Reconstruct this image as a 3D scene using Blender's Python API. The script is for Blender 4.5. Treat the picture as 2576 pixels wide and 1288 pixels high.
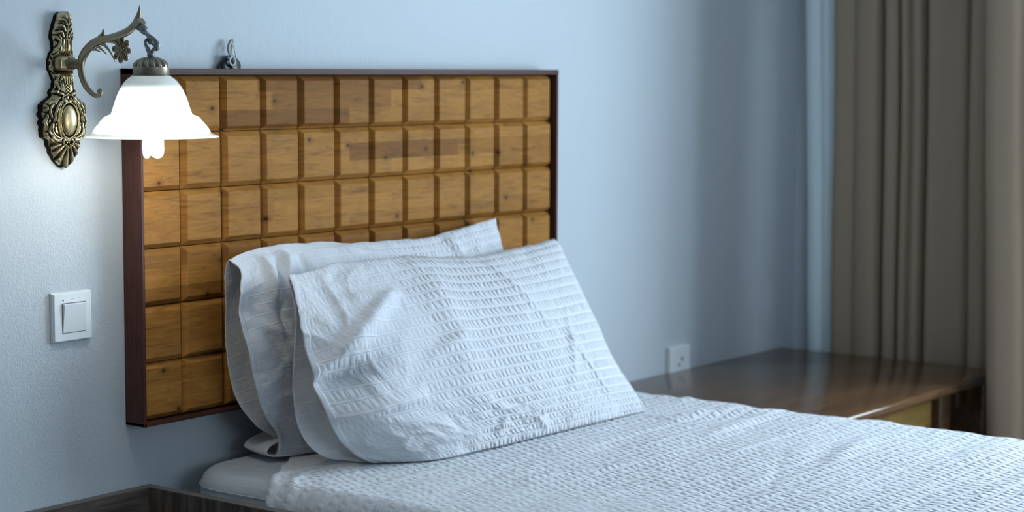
import bpy, bmesh, math, random
import numpy as np
from mathutils import Vector, Matrix
PI = math.pi
random.seed(7)
rng = np.random.RandomState(7)
for o in list(bpy.data.objects):
    bpy.data.objects.remove(o)
S = bpy.context.scene
COL = S.collection

# ---------------------------------------------------------------- camera
cd = bpy.data.cameras.new('camera')
cam = bpy.data.objects.new('camera', cd)
COL.objects.link(cam)
S.camera = cam
CR = ((0.6037894, -0.7971334, 0.0040976), (-0.0751186, -0.0620147, -0.9952444), (0.7935966, 0.6006102, -0.0973234))  # right, down, forward
m3 = Matrix((CR[0], [-v for v in CR[1]], [-v for v in CR[2]])).transposed()
cam.matrix_world = Matrix.Translation((-2.20165, -2.5, 1.45)) @ m3.to_4x4()
cd.sensor_width = 36.0
cd.lens = 4830.66 / 2576 * 36.0
cd.clip_start = 0.05
cd.dof.use_dof = True
cd.dof.focus_distance = 3.16
cd.dof.aperture_fstop = 3.8

# ---------------------------------------------------------------- world, light, exposure
S.view_settings.view_transform = 'Standard'
S.view_settings.look = 'None'
S.view_settings.gamma = 1.0
S.view_settings.use_curve_mapping = False
S.view_settings.exposure = 0.06
w = bpy.data.worlds.new('world'); S.world = w
w.use_nodes = True
w.node_tree.nodes['Background'].inputs[0].default_value = (0.55, 0.75, 1.0, 1)
w.node_tree.nodes['Background'].inputs[1].default_value = 1.0

DAY = (0.69, 0.85, 1.0)
def area(name, loc, rot, sx, sy, power, col):
    l = bpy.data.lights.new(name, 'AREA'); l.shape = 'RECTANGLE'; l.size = sx; l.size_y = sy
    l.energy = power; l.color = col
    o = bpy.data.objects.new(name, l); o.location = loc; o.rotation_euler = rot
    COL.objects.link(o)
    return o
# daylight outside the window in the right wall, and a fill light outside an added window behind the camera
area('daylight_side_window', (2.50, -1.87, 1.53), (0, PI/2, 0), 1.45, 1.66, 128, DAY)
area('front_fill_light', (-0.6, -4.3, 1.6), (PI/2, 0, 0), 1.6, 1.3, 22, DAY)

# ---------------------------------------------------------------- node helpers
class NT:
    def __init__(s, name):
        s.m = bpy.data.materials.new(name); s.m.use_nodes = True
        s.t = s.m.node_tree; s.b = s.t.nodes['Principled BSDF']; s.o = s.t.nodes['Material Output']
    def n(s, typ, ins=None, **kw):
        nd = s.t.nodes.new(typ)
        for k, v in kw.items(): setattr(nd, k, v)
        for k, v in (ins or {}).items():
            sk = nd.inputs[k]
            if isinstance(v, bpy.types.NodeSocket): s.t.links.new(v, sk)
            else: sk.default_value = v
        return nd
    def math(s, op, a, b=None, c=None, clamp=False):
        ins = {0: a}
        if b is not None: ins[1] = b
        if c is not None: ins[2] = c
        return s.n('ShaderNodeMath', ins, operation=op, use_clamp=clamp).outputs[0]
    def link(s, a, b): s.t.links.new(a, b)
    def set(s, **kw):
        for k, v in kw.items():
            k = k.replace('_', ' ').title().replace('Ior', 'IOR')
            sk = s.b.inputs[k]
            if isinstance(v, bpy.types.NodeSocket): s.link(v, sk)
            else: sk.default_value = v
    def objc(s): return s.n('ShaderNodeTexCoord').outputs['Object']
    def mapping(s, vec, scale=(1,1,1), loc=(0,0,0), rot=(0,0,0)):
        return s.n('ShaderNodeMapping', {'Vector': vec, 'Scale': scale, 'Location': loc, 'Rotation': rot}).outputs[0]
    def noise(s, vec, scale, detail=3, rough=.5, dist=0, out=0):
        return s.n('ShaderNodeTexNoise', {'Vector': vec, 'Scale': scale, 'Detail': detail, 'Roughness': rough, 'Distortion': dist}).outputs[out]
    def ramp(s, f, stops):
        r = s.n('ShaderNodeValToRGB', {0: f}); cr = r.color_ramp
        while len(cr.elements) > 1: cr.elements.remove(cr.elements[-1])
        cr.elements[0].position = stops[0][0]; cr.elements[0].color = tuple(stops[0][1]) + (1,) if len(stops[0][1]) == 3 else stops[0][1]
        for p, c in stops[1:]:
            e = cr.elements.new(p); e.color = tuple(c) + (1,) if len(c) == 3 else c
        return r.outputs[0]
    def mix(s, f, a, b, mode='MIX'):
        nd = s.n('ShaderNodeMix', data_type='RGBA', blend_type=mode)
        for i, v in ((0, f), (6, a), (7, b)):
            if isinstance(v, bpy.types.NodeSocket): s.link(v, nd.inputs[i])
            else: nd.inputs[i].default_value = v if i == 0 else tuple(v) + ((1,) if len(v) == 3 else ())
        return nd.outputs[2]
    def bump(s, h, strength=.5, dist=.001, normal=None):
        ins = {'Height': h, 'Strength': strength, 'Distance': dist}
        if normal is not None: ins['Normal'] = normal
        return s.n('ShaderNodeBump', ins).outputs[0]

def simple(name, col, rough=.5, metal=0, bumpscale=None, bstr=.2, bdist=.0005, var=.08, spec=.5):
    t = NT(name); oc = t.objc()
    nz = t.noise(oc, 60, 3)
    c = t.mix(nz, [v*(1-var) for v in col], [min(1, v*(1+var)) for v in col])
    t.set(base_color=c, roughness=rough, metallic=metal)
    t.b.inputs['Specular IOR Level'].default_value = spec
    if bumpscale:
        t.set(normal=t.bump(t.noise(oc, bumpscale, 4), bstr, bdist))
    return t.m

M = {}
# painted plaster
def plaster():
    t = NT('wall_plaster'); oc = t.objc()
    big = t.noise(oc, 1.3, 3, .5)
    base = t.mix(big, (.49, .54, .575), (.545, .595, .625))
    streak = t.noise(t.mapping(oc, (3, 3, .7)), 9, 4, .6)
    base = t.mix(t.math('MULTIPLY', t.ramp(streak, [(.45, (0,0,0)), (.75, (1,1,1))]), .10), base, (.45, .55, .62))
    t.set(base_color=base, roughness=.62)
    t.b.inputs['Specular IOR Level'].default_value = .25
    fine = t.noise(oc, 260, 4, .6)
    brush = t.noise(t.mapping(oc, (1, 1, .28)), 120, 3, .6)
    lump = t.noise(oc, 25, 4, .6)
    # rough stippled plaster near the switch and the lower left of the wall
    sp = t.n('ShaderNodeSeparateXYZ', {0: oc})
    dx = t.math('MULTIPLY', t.math('ADD', sp.outputs[0], .10), 3.2)
    dz = t.math('MULTIPLY', t.math('SUBTRACT', sp.outputs[2], .98), 2.4)
    d = t.math('SQRT', t.math('ADD', t.math('MULTIPLY', dx, dx), t.math('MULTIPLY', dz, dz)))
    mask = t.math('ADD', t.math('SUBTRACT', 1.05, d), t.math('MULTIPLY', t.math('SUBTRACT', lump, .5), 1.2), clamp=True)
    stip = t.ramp(t.noise(t.mapping(oc, (1, 1, .8), rot=(0, .5, 0)), 250, 3, .6, .4), [(.45, (0,0,0)), (.62, (1,1,1))])
    h = t.math('ADD', t.math('MULTIPLY', fine, .22), t.math('MULTIPLY', brush, .30))
    h = t.math('ADD', h, t.math('MULTIPLY', t.math('MULTIPLY', stip, mask), .62))
    n1 = t.bump(lump, .25, .004)
    t.set(normal=t.bump(h, .55, .0016, n1))
    return t.m
M['wall'] = plaster()

def tile_wood():
    t = NT('golden_block_wood'); oc = t.objc()
    sp = t.n('ShaderNodeSeparateXYZ', {0: oc}); X, Z = sp.outputs[0], sp.outputs[2]
    vec = t.n('ShaderNodeCombineXYZ', {0: X, 1: Z}).outputs[0]
    bk = t.n('ShaderNodeTexBrick', {'Vector': vec, 'Color1': (0,0,0,1), 'Color2': (1,1,1,1), 'Mortar': (.5,.5,.5,1), 'Scale': 1.0,
             'Mortar Size': 0.0, 'Brick Width': .33, 'Row Height': .0335, 'Bias': 0.0}, offset=.37, offset_frequency=2, squash=1.4, squash_frequency=3)
    tone = t.n('ShaderNodeSeparateColor', {0: bk.outputs[0]}).outputs[0]
    off = t.math('MULTIPLY', tone, 9.0)
    v2 = t.n('ShaderNodeCombineXYZ', {0: t.math('ADD', X, off), 1: off, 2: Z}).outputs[0]
    grain = t.noise(t.mapping(v2, (1.6, 1, 13)), 7, 6, .62, 1.2)
    fine = t.noise(t.mapping(v2, (6, 1, 120)), 6, 4, .6, .2)
    col = t.ramp(grain, [(.25, (.17, .072, .017)), (.42, (.32, .148, .034)), (.60, (.40, .190, .046)), (.8, (.23, .095, .023))])
    dark = t.ramp(tone, [(0, (1.12, 1.1, 1.05)), (.30, (1, 1, 1)), (.70, (.93, .90, .85)), (.84, (.68, .62, .60)), (1, (.55, .48, .50))])
    col = t.mix(1.0, col, dark, 'MULTIPLY')
    col = t.mix(t.math('MULTIPLY', t.ramp(fine, [(.5, (0,0,0)), (.8, (1,1,1))]), .35), col, (.18, .075, .018))
    mott = t.ramp(t.noise(t.mapping(oc, (1, 1, 1.6), (.4, 0, .2)), 6, 4, .6, 1.0), [(.52, (0,0,0)), (.72, (1,1,1))])
    col = t.mix(t.math('MULTIPLY', mott, .42), col, (.16, .080, .034))
    vo = t.n('ShaderNodeTexVoronoi', {'Vector': t.mapping(vec, (1, 1.25, 1), (.13, .31, 0)), 'Scale': 8.5, 'Randomness': 1.0}, voronoi_dimensions='2D')
    knot = t.ramp(t.math('ADD', vo.outputs['Distance'], t.math('MULTIPLY', t.noise(oc, 60, 2), .03)), [(.035, (1,1,1)), (.060, (.35,.35,.35)), (.15, (0,0,0))])
    kr = t.n('ShaderNodeSeparateColor', {0: vo.outputs['Color']}).outputs[0]
    km = t.math('MULTIPLY', knot, t.math('GREATER_THAN', kr, .45))
    col = t.mix(km, col, (.07, .028, .012))
    t.b.inputs['Specular IOR Level'].default_value = .06
    t.set(base_color=col, roughness=t.math('ADD', .42, t.math('MULTIPLY', grain, .2)))
    t.set(normal=t.bump(t.math('ADD', fine, t.math('MULTIPLY', grain, .6)), .25, .0006))
    return t.m
M['tile'] = tile_wood()

def dark_wood(name, c1, c2, axis, rough=.4, freq=60, bstr=.25, spec=.5):
    t = NT(name); t.b.inputs['Specular IOR Level'].default_value = spec; oc = t.objc()
    s = [freq/6, freq/6, freq/6]; s[axis] = freq/60
    g = t.noise(t.mapping(oc, s), 6, 5, .6, .8)
    f = t.noise(t.mapping(oc, [v*3 for v in s]), 6, 4, .6)
    col = t.ramp(g, [(.3, c1), (.7, c2)])
    col = t.mix(t.math('MULTIPLY', t.ramp(f, [(.5, (0,0,0)), (.7, (1,1,1))]), .5), col, [v*.45 for v in c1])
    t.set(base_color=col, roughness=rough, normal=t.bump(t.math('ADD', f, g), bstr, .0008))
    return t.m
M['frame_wood'] = dark_wood('mahogany_wood', (.055, .019, .014), (.092, .034, .026), 2, .42, 60, .15, .2)
M['frame_wood_x'] = dark_wood('mahogany_wood_lengthwise', (.070, .026, .018), (.100, .040, .030), 0, .42, 60, .15, .12)
M['rustic_x'] = dark_wood('rustic_dark_oak_lengthwise', (.030, .022, .018), (.15, .118, .10), 0, .5, 60, .5)
M['rustic_z'] = dark_wood('rustic_dark_oak_upright', (.028, .021, .017), (.16, .125, .105), 2, .5, 60, .5)
M['rustic_edge'] = dark_wood('rustic_edge_band', (.13, .11, .10), (.17, .145, .13), 0, .5, 30, .2)
M['desk'] = dark_wood('polished_walnut', (.085, .040, .020), (.15, .080, .034), 0, .16, 30, .04)
M['desk_apron'] = dark_wood('polished_walnut_apron', (.12, .07, .018), (.19, .115, .03), 0, .3, 30, .05)
M['floor'] = dark_wood('floor_boards', (.10, .065, .04), (.18, .12, .075), 0, .4, 20, .1)
M['white_plastic'] = simple('white_plastic', (.74, .78, .79), .38, 0, 400, .05, .0003, .03)
M['dirt'] = simple('grey_scuff', (.16, .17, .18), .8)
M['black_metal'] = simple('black_enamel', (.006, .007, .010), .38, 0, 90, .5, .002, .3)
M['grey_metal'] = simple('grey_zinc', (.15, .16, .155), .45, .5, 200, .2, .001, .15)
M['blue_plastic'] = simple('blue_plastic', (.01, .07, .14), .4)
M['socket_dark'] = simple('dark_socket_hole', (.02, .022, .025), .6)
M['wall_far'] = simple('far_wall_paint', (.20, .205, .205), .8)  # darker tone given to the unseen walls to cut bounced light
M['ceiling'] = simple('ceiling_paint', (.62, .65, .66), .8)
M['thread'] = simple('black_thread', (.03, .03, .03), .8)

def brass(name, c_hi, c_lo, attr=None):
    t = NT(name); oc = t.objc()
    nz = t.noise(oc, 140, 4, .6)
    geo = t.n('ShaderNodeAttribute', attribute_name=attr).outputs['Fac'] if attr else t.n('ShaderNodeNewGeometry').outputs['Pointiness']
    pt = t.ramp(t.math('ADD', geo, t.math('MULTIPLY', t.math('SUBTRACT', nz, .5), .06)), [(.44, (0,0,0)), (.535, (1,1,1))])
    col = t.mix(pt, c_lo, c_hi)
    t.set(base_color=col, metallic=.9, roughness=t.math('SUBTRACT', .50, t.math('MULTIPLY', pt, .18)))
    t.set(normal=t.bump(nz, .12, .0004))
    return t.m
M['brass'] = brass('antique_brass', (.60, .50, .30), (.018, .014, .010), 'patina')
M['brass_dark'] = brass('aged_dark_brass', (.30, .245, .165), (.12, .095, .065))
M['brass_smooth'] = brass('polished_antique_brass', (.42, .34, .19), (.20, .155, .085))

def opal():
    t = NT('opal_glass')
    t.t.nodes.remove(t.b)
    d = t.n('ShaderNodeBsdfDiffuse', {'Color': (.80, .88, .88, 1)}).outputs[0]
    tr = t.n('ShaderNodeBsdfTranslucent', {'Color': (.82, .90, .90, 1)}).outputs[0]
    g = t.n('ShaderNodeBsdfGlossy', {'Color': (1, 1, 1, 1), 'Roughness': .12}).outputs[0]
    a = t.n('ShaderNodeMixShader', {0: .42, 1: d, 2: tr}).outputs[0]
    fr = t.n('ShaderNodeFresnel', {'IOR': 1.45}).outputs[0]
    b = t.n('ShaderNodeMixShader', {0: fr, 1: a, 2: g}).outputs[0]
    t.link(b, t.o.inputs[0])
    return t.m
M['opal'] = opal()
def emis(name, col, st):
    t = NT(name); t.set(base_color=(.9, .9, .9, 1))
    t.b.inputs['Emission Color'].default_value = tuple(col) + (1,)
    t.b.inputs['Emission Strength'].default_value = st
    return t.m
M['bulb'] = emis('lit_bulb_tube', (1.0, .94, .82), 50)

def cloth(name, seer=True, col=(.85, .865, .89), puck=1.0, pitch=.020, cell=.0125, fade=None):
    t = NT(name)
    uv = t.n('ShaderNodeTexCoord').outputs['UV']
    sp = t.n('ShaderNodeSeparateXYZ', {0: uv}); U, V = sp.outputs[0], sp.outputs[1]
    weave = t.noise(uv, 900, 2)
    crease = t.noise(uv, 22, 4, .55, .8)
    crink = t.noise(t.mapping(uv, (1, 1.6, 1)), 55, 3, .5, .5)
    h0 = t.math('ADD', t.math('MULTIPLY', crease, 1.0), t.math('MULTIPLY', crink, .35))
    n0 = t.bump(h0, .35, .008)
    if seer:
        wob = t.math('MULTIPLY', t.math('SUBTRACT', t.noise(uv, 6, 2), .5), .006)
        vv = t.math('DIVIDE', t.math('ADD', V, wob), pitch)
        fr = t.math('FRACT', vv); row = t.math('FLOOR', vv)
        tri = t.math('ABSOLUTE', t.math('SUBTRACT', fr, .5))       # 0 mid band .5 at the smooth stripe
        env = t.n('ShaderNodeMapRange', {0: tri, 1: .46, 2: .14, 3: 0., 4: 1.}, interpolation_type='SMOOTHSTEP').outputs[0]
        line = t.n('ShaderNodeMapRange', {0: tri, 1: .39, 2: .43, 3: 0., 4: 1.}, interpolation_type='SMOOTHSTEP').outputs[0]
        uc = t.math('DIVIDE', U, cell)
        c = t.n('ShaderNodeCombineXYZ', {0: uc, 1: t.math('ADD', t.math('MULTIPLY', fr, .55), t.math('MULTIPLY', row, 7.31))}).outputs[0]
        warp = t.math('MULTIPLY', t.math('SUBTRACT', t.noise(c, .55, 2, .6), .5), 2.0)
        ph = t.math('MULTIPLY', t.math('FRACT', t.math('MULTIPLY', row, .618)), 1.0)
        ph = t.math('ADD', t.math('ADD', uc, ph), t.math('ADD', warp, t.math('MULTIPLY', fr, .35)))
        pk = t.math('ADD', .5, t.math('MULTIPLY', t.math('SINE', t.math('MULTIPLY', ph, 2*PI)), .5))
        pk = t.math('POWER', pk, .75)
        sub = t.noise(t.mapping(c, (2.3, 1.4, 1)), 1.0, 1.5)
        pk = t.math('ADD', pk, t.math('MULTIPLY', sub, .22))
        area_ = t.n('ShaderNodeMapRange', {0: t.noise(uv, 4.5, 2), 1: .3, 2: .62, 3: .55, 4: 1.0}).outputs[0]
        h = t.math('MULTIPLY', t.math('MULTIPLY', env, pk), area_)
        if fade is not None:     # flatter, ironed-looking cloth towards the open end
            fd = t.n('ShaderNodeMapRange', {0: t.math('ADD', U, t.math('MULTIPLY', t.noise(uv, 5, 2), .08)), 1: fade[0], 2: fade[1], 3: fade[2], 4: 1.0}, interpolation_type='SMOOTHSTEP').outputs[0]
            h = t.math('MULTIPLY', h, fd)
        h = t.math('ADD', h, t.math('MULTIPLY', line, .22))
        n1 = t.bump(h, 1.0, .0034*puck, n0)
        base = t.mix(line, [v*.955 for v in col], [min(1, v*1.035) for v in col])
        t.set(base_color=base)
    else:
        n1 = n0
        t.set(base_color=tuple(col) + (1,))
    n2 = t.bump(weave, .12, .0004, n1)
    t.set(normal=n2, roughness=.85)
    t.b.inputs['Specular IOR Level'].default_value = .15
    t.b.inputs['Sheen Weight'].default_value = .15
    tr = t.n('ShaderNodeBsdfTranslucent', {'Color': (.75, .77, .80, 1), 'Normal': n2}).outputs[0]
    mx = t.n('ShaderNodeMixShader', {0: .26, 1: t.b.outputs[0], 2: tr}).outputs[0]
    t.link(mx, t.o.inputs[0])
    return t.m
M['pillow'] = cloth('white_seersucker', True, puck=1.0, fade=(.24, .44, .25))
M['pillow_back'] = cloth('white_seersucker_back', True, puck=.7, fade=(.25, .7, .15))
M['blanket'] = cloth('white_seersucker_cover', True, puck=1.0, pitch=.0235, cell=.019, fade=(.50, .95, .45))
M['sheet'] = cloth('white_cotton_sheet', False, col=(.72, .76, .80))
M['insert'] = cloth('white_pillow_ticking', False, col=(.80, .82, .85))

def curtain_mat(name, col, transl, rough=.9):
    t = NT(name); uv = t.n('ShaderNodeTexCoord').outputs['UV']
    wv = t.noise(t.mapping(uv, (1, .25, 1)), 500, 2)
    t.set(base_color=tuple(col)+(1,), roughness=rough, normal=t.bump(wv, .15, .0006))
    t.b.inputs['Specular IOR Level'].default_value = .1
    tr = t.n('ShaderNodeBsdfTranslucent', {'Color': tuple(col)+(1,)}).outputs[0]
    t.link(t.n('ShaderNodeMixShader', {0: transl, 1: t.b.outputs[0], 2: tr}).outputs[0], t.o.inputs[0])
    return t.m
M['curtain'] = curtain_mat('taupe_curtain_cloth', (.37, .28, .20), .03)
M['sheer'] = curtain_mat('pale_curtain_lining', (.80, .90, .92), .08)
def glass():
    t = NT('window_glass'); t.t.nodes.remove(t.b)
    a = t.n('ShaderNodeBsdfTransparent').outputs[0]; g = t.n('ShaderNodeBsdfGlossy', {'Roughness': .02}).outputs[0]
    t.link(t.n('ShaderNodeMixShader', {0: .06, 1: a, 2: g}).outputs[0], t.o.inputs[0])
    return t.m
M['glass'] = glass()
M['white_paint'] = simple('white_gloss_paint', (.75, .77, .78), .35)

# ---------------------------------------------------------------- mesh helpers
def link(name, me, mat=None, parent=None, smooth=False):
    o = bpy.data.objects.new(name, me); COL.objects.link(o)
    if mat is not None: me.materials.append(mat)
    if parent is not None: o.parent = parent
    if smooth:
        for p in me.polygons: p.use_smooth = True
    return o
def obj(name, bm, mat=None, parent=None, smooth=False):
    me = bpy.data.meshes.new(name); bmesh.ops.recalc_face_normals(bm, faces=bm.faces[:]); bm.to_mesh(me); bm.free()
    return link(name, me, mat, parent, smooth)
def thing(name, label, cat, loc=(0,0,0), group=None):
    o = bpy.data.objects.new(name, None); COL.objects.link(o); o.location = loc
    o.empty_display_size = .05
    o['label'] = label; o['category'] = cat
    if group: o['group'] = group
    return o
def tag(o, label, cat, group=None):
    o['label'] = label; o['category'] = cat
    if group: o['group'] = group
    return o
def struct(o): o['kind'] = 'structure'; return o
def relto(parent, o):
    """parent keeps its location; child mesh was written in world coordinates"""
    o.parent = parent; o.matrix_parent_inverse = Matrix.Translation(parent.location).inverted()
    return o
def box(bm, x0, x1, y0, y1, z0, z1, bev=0, seg=2):
    r = bmesh.ops.create_cube(bm, size=1)
    vs = r['verts']
    for v in vs:
        v.co = Vector((x0 + (v.co.x+.5)*(x1-x0), y0 + (v.co.y+.5)*(y1-y0), z0 + (v.co.z+.5)*(z1-z0)))
    if bev:
        es = list({e for v in vs for e in v.link_edges})
        bmesh.ops.bevel(bm, geom=es, offset=bev, segments=seg, profile=.5, affect='EDGES')
    return bm
def boxo(name, b, mat, parent=None, bev=0, seg=2, smooth=False):
    bm = bmesh.new(); box(bm, *b, bev=bev, seg=seg)
    o = obj(name, bm, mat, None, smooth)
    if parent is not None: relto(parent, o)
    return o
def lathe(bm, prof, n=48, c=(0,0,0), mod=None):
    """prof: list of (r, z) revolved about the z axis through c"""
    rings = []
    for i, (r, z) in enumerate(prof):
        ring = []
        for k in range(n):
            a = 2*PI*k/n
            rr = r * (mod(i, a, r, z) if mod else 1)
            ring.append(bm.verts.new((c[0]+rr*math.cos(a), c[1]+rr*math.sin(a), c[2]+z)))
        rings.append(ring)
    for a, b in zip(rings[:-1], rings[1:]):
        for k in range(n):
            bm.faces.new((a[k], a[(k+1) % n], b[(k+1) % n], b[k]))
    return rings
def catmull(P, n):
    P = np.array(P, float)
    d = np.linalg.norm(np.diff(P, axis=0), axis=1); s = np.concatenate([[0], np.cumsum(d**.7)]); s /= s[-1]
    T = np.zeros_like(P)
    for i in range(len(P)):
        a, b = max(0, i-1), min(len(P)-1, i+1)
        T[i] = (P[b]-P[a])/(s[b]-s[a])
    t = np.linspace(0, 1, n); out = []
    for x in t:
        i = min(len(P)-2, max(0, int(np.searchsorted(s, x, 'right')-1))); h = s[i+1]-s[i]; q = (x-s[i])/h
        out.append((2*q**3-3*q**2+1)*P[i] + (q**3-2*q**2+q)*h*T[i] + (-2*q**3+3*q**2)*P[i+1] + (q**3-q**2)*h*T[i+1])
    return np.array(out)
def sweep(bm, pts, rad, n=10, flat=1.0, side=(1,0,0), cap=True):
    """tube along pts; rad scalar or list; flat scales the radius along 'side'"""
    pts = np.array(pts, float); m = len(pts)
    if np.isscalar(rad): rad = [rad]*m
    side = np.array(side, float); rings = []
    for i in range(m):
        t = pts[min(m-1, i+1)]-pts[max(0, i-1)]; t /= np.linalg.norm(t)+1e-12
        s = side - t*np.dot(side, t); s /= np.linalg.norm(s)+1e-12
        u = np.cross(t, s)
        ring = []
        for k in range(n):
            a = 2*PI*k/n
            p = pts[i] + rad[i]*(math.cos(a)*s*flat + math.sin(a)*u)
            ring.append(bm.verts.new(p))
        rings.append(ring)
    for a, b in zip(rings[:-1], rings[1:]):
        for k in range(n): bm.faces.new((a[k], a[(k+1) % n], b[(k+1) % n], b[k]))
    if cap:
        bm.faces.new(rings[0][::-1]); bm.faces.new(rings[-1])
def ball(bm, c, r, seg=16):
    if np.isscalar(r): r = (r, r, r)
    ret = bmesh.ops.create_uvsphere(bm, u_segments=seg, v_segments=max(6, seg//2), radius=1)
    for v in ret['verts']: v.co = Vector((c[0]+v.co.x*r[0], c[1]+v.co.y*r[1], c[2]+v.co.z*r[2]))
def grid(name, P, UV=None, mat=None, parent=None, solid=0, wrap=False, flip=False):
    """P: (ny, nx, 3) array"""
    ny, nx = P.shape[:2]
    me = bpy.data.meshes.new(name)
    idx = np.arange(ny*nx).reshape(ny, nx)
    if wrap: idx = np.concatenate([idx, idx[:, :1]], 1)
    q = np.stack([idx[:-1, :-1], idx[:-1, 1:], idx[1:, 1:], idx[1:, :-1]], -1).reshape(-1, 4)
    if flip: q = q[:, ::-1]
    me.from_pydata(P.reshape(-1, 3).tolist(), [], q.tolist())
    if UV is not None:
        l = me.uv_layers.new(name='UVMap')
        l.data.foreach_set('uv', UV.reshape(-1, 2)[q.reshape(-1)].astype(np.float32).ravel())
    me.update()
    o = link(name, me, mat, None, True)
    if parent is not None: relto(parent, o)
    if solid:
        md = o.modifiers.new('thickness', 'SOLIDIFY'); md.thickness = solid; md.offset = 0
    return o
# value noise
def _h(ix, iy, s):
    n = (ix.astype(np.int64)*374761393 + iy.astype(np.int64)*668265263 + s*974634777) & 0xffffffff
    n = ((n ^ (n >> 13))*1274126177) & 0xffffffff
    return ((n ^ (n >> 16)) & 0xffff)/65535.0
def vnoise(x, y, s=0):
    ix, iy = np.floor(x), np.floor(y); fx, fy = x-ix, y-iy
    fx = fx*fx*fx*(fx*(fx*6-15)+10); fy = fy*fy*fy*(fy*(fy*6-15)+10)
    a, b, c, d = _h(ix, iy, s), _h(ix+1, iy, s), _h(ix, iy+1, s), _h(ix+1, iy+1, s)
    return (a*(1-fx)+b*fx)*(1-fy) + (c*(1-fx)+d*fx)*fy
def fbm(x, y, s=0, o=4, g=.5):
    r = 0; a = 1; t = 0
    for i in range(o):
        r = r + a*vnoise(x*2**i, y*2**i, s+i*17); t += a; a *= g
    return r/t*2-1
def ridge(U, V, u0, v0, u1, v1, w, h, sharp=2.0):
    """cloth fold along a segment: signed height profile"""
    dx, dy = u1-u0, v1-v0; L = dx*dx+dy*dy
    t = np.clip(((U-u0)*dx+(V-v0)*dy)/L, 0, 1)
    d = np.hypot(U-(u0+t*dx), V-(v0+t*dy))
    taper = np.sin(np.clip(t, .03, .97)*PI)**.5
    return h*taper*np.exp(-(d/w)**sharp)
def normals(P):
    du = np.gradient(P, axis=1); dv = np.gradient(P, axis=0)
    n = np.cross(du, dv); return n/(np.linalg.norm(n, axis=2, keepdims=True)+1e-12)
def coons(B, T, L, R, nx, ny):
    b, t, l, r = catmull(B, nx), catmull(T, nx), catmull(L, ny), catmull(R, ny)
    u = np.linspace(0, 1, nx)[None, :, None]; v = np.linspace(0, 1, ny)[:, None, None]
    return ((1-v)*b[None] + v*t[None] + (1-u)*l[:, None] + u*r[:, None]
            - (1-u)*(1-v)*b[0] - u*(1-v)*b[-1] - (1-u)*v*t[0] - u*v*t[-1])

# ---------------------------------------------------------------- room shell
RX, LX, FY, H = 2.37, -3.2, -4.0, 2.6
struct(boxo('wall_back', (LX-.15, RX+.15, 0, .15, 0, H), M['wall']))
struct(boxo('floor', (LX-.15, RX+.15, FY-.15, .15, -.12, 0), M['floor']))
struct(boxo('ceiling', (LX-.15, RX+.15, FY-.15, .15, H, H+.12), M['ceiling']))
struct(boxo('wall_left', (LX-.15, LX, FY, 0, 0, H), M['wall_far']))
def wall_hole(name, box4, axis, a0, a1, z0, z1, mat='wall'):
    bm = bmesh.new(); x0, x1, y0, y1 = box4
    if axis == 'y':
        box(bm, x0, x1, y0, a0, 0, H); box(bm, x0, x1, a1, y1, 0, H); box(bm, x0, x1, a0, a1, 0, z0); box(bm, x0, x1, a0, a1, z1, H)
    else:
        box(bm, x0, a0, y0, y1, 0, H); box(bm, a1, x1, y0, y1, 0, H); box(bm, a0, a1, y0, y1, 0, z0); box(bm, a0, a1, y0, y1, z1, H)
    return struct(obj(name, bm, M[mat]))
wall_hole('wall_right', (RX, RX+.15, FY, 0), 'y', -2.7, -1.02, .80, 2.25)
wall_hole('wall_front', (LX, RX, FY-.15, FY), 'x', -1.4, .2, .95, 2.2, 'wall_far')
def window(name, axis, a0, a1, z0, z1, c):
    e = bpy.data.objects.new(name, None); COL.objects.link(e); e['kind'] = 'structure'
    e.location = (c, (a0+a1)/2, z0) if axis == 'y' else ((a0+a1)/2, c, z0)
    t = .05; bm = bmesh.new()
    def bb(p0, p1, q0, q1):
        if axis == 'y': box(bm, c-.03, c+.03, p0, p1, q0, q1)
        else: box(bm, p0, p1, c-.03, c+.03, q0, q1)
    bb(a0, a0+t, z0, z1); bb(a1-t, a1, z0, z1); bb(a0+t, a1-t, z0, z0+t); bb(a0+t, a1-t, z1-t, z1)
    m = (a0+a1)/2; bb(m-.03, m+.03, z0+t, z1-t)
    relto(e, obj('window_frame', bm, M['white_paint']))
    bm = bmesh.new()
    if axis == 'y': box(bm, c-.003, c+.003, a0+t, a1-t, z0+t, z1-t)
    else: box(bm, a0+t, a1-t, c-.003, c+.003, z0+t, z1-t)
    relto(e, obj('window_pane', bm, M['glass']))
window('window_1', 'y', -2.7, -1.02, .80, 2.25, RX+.08)
window('added_fill_window', 'x', -1.4, .2, .95, 2.2, FY-.08)  # unseen window added to let in fill light from behind the camera

# ---------------------------------------------------------------- headboard
hb = thing('headboard', 'wide golden wood headboard of raised squares, framed in dark brown, behind the pillows', 'headboard', (.602, 0, .836))
HW, Z0, Z1, D = 1.204, .836, 1.447, .048
def grooved_rail(name, horizontal, a, mat):
    bm = bmesh.new(); t = .0105 if horizontal and a > 1.2 else .0065
    if horizontal:
        z = a
        box(bm, 0, HW, -D, -.001, z, z+t, bev=.001)
        box(bm, .004, HW-.004, -D-.0012, -D+.002, z+t*.36, z+t*.64, bev=.0004)
    else:
        box(bm, a, a+t, -D, -.001, Z0, Z1, bev=.0012)
    return relto(hb, obj(name, bm, mat))
grooved_rail('frame_rail', True, Z1-.0105, M['frame_wood_x'])
grooved_rail('frame_rail', True, Z0, M['frame_wood_x'])
grooved_rail('frame_stile', False, 0, M['frame_wood'])
grooved_rail('frame_stile', False, HW-.0065, M['frame_wood'])
boxo('back_panel', (.0066, HW-.0066, -.012, -.001, Z0+.0066, Z1-.0106), M['frame_wood_x'], hb)
bm = bmesh.new(); NXt, NZt = 12, 6
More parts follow.
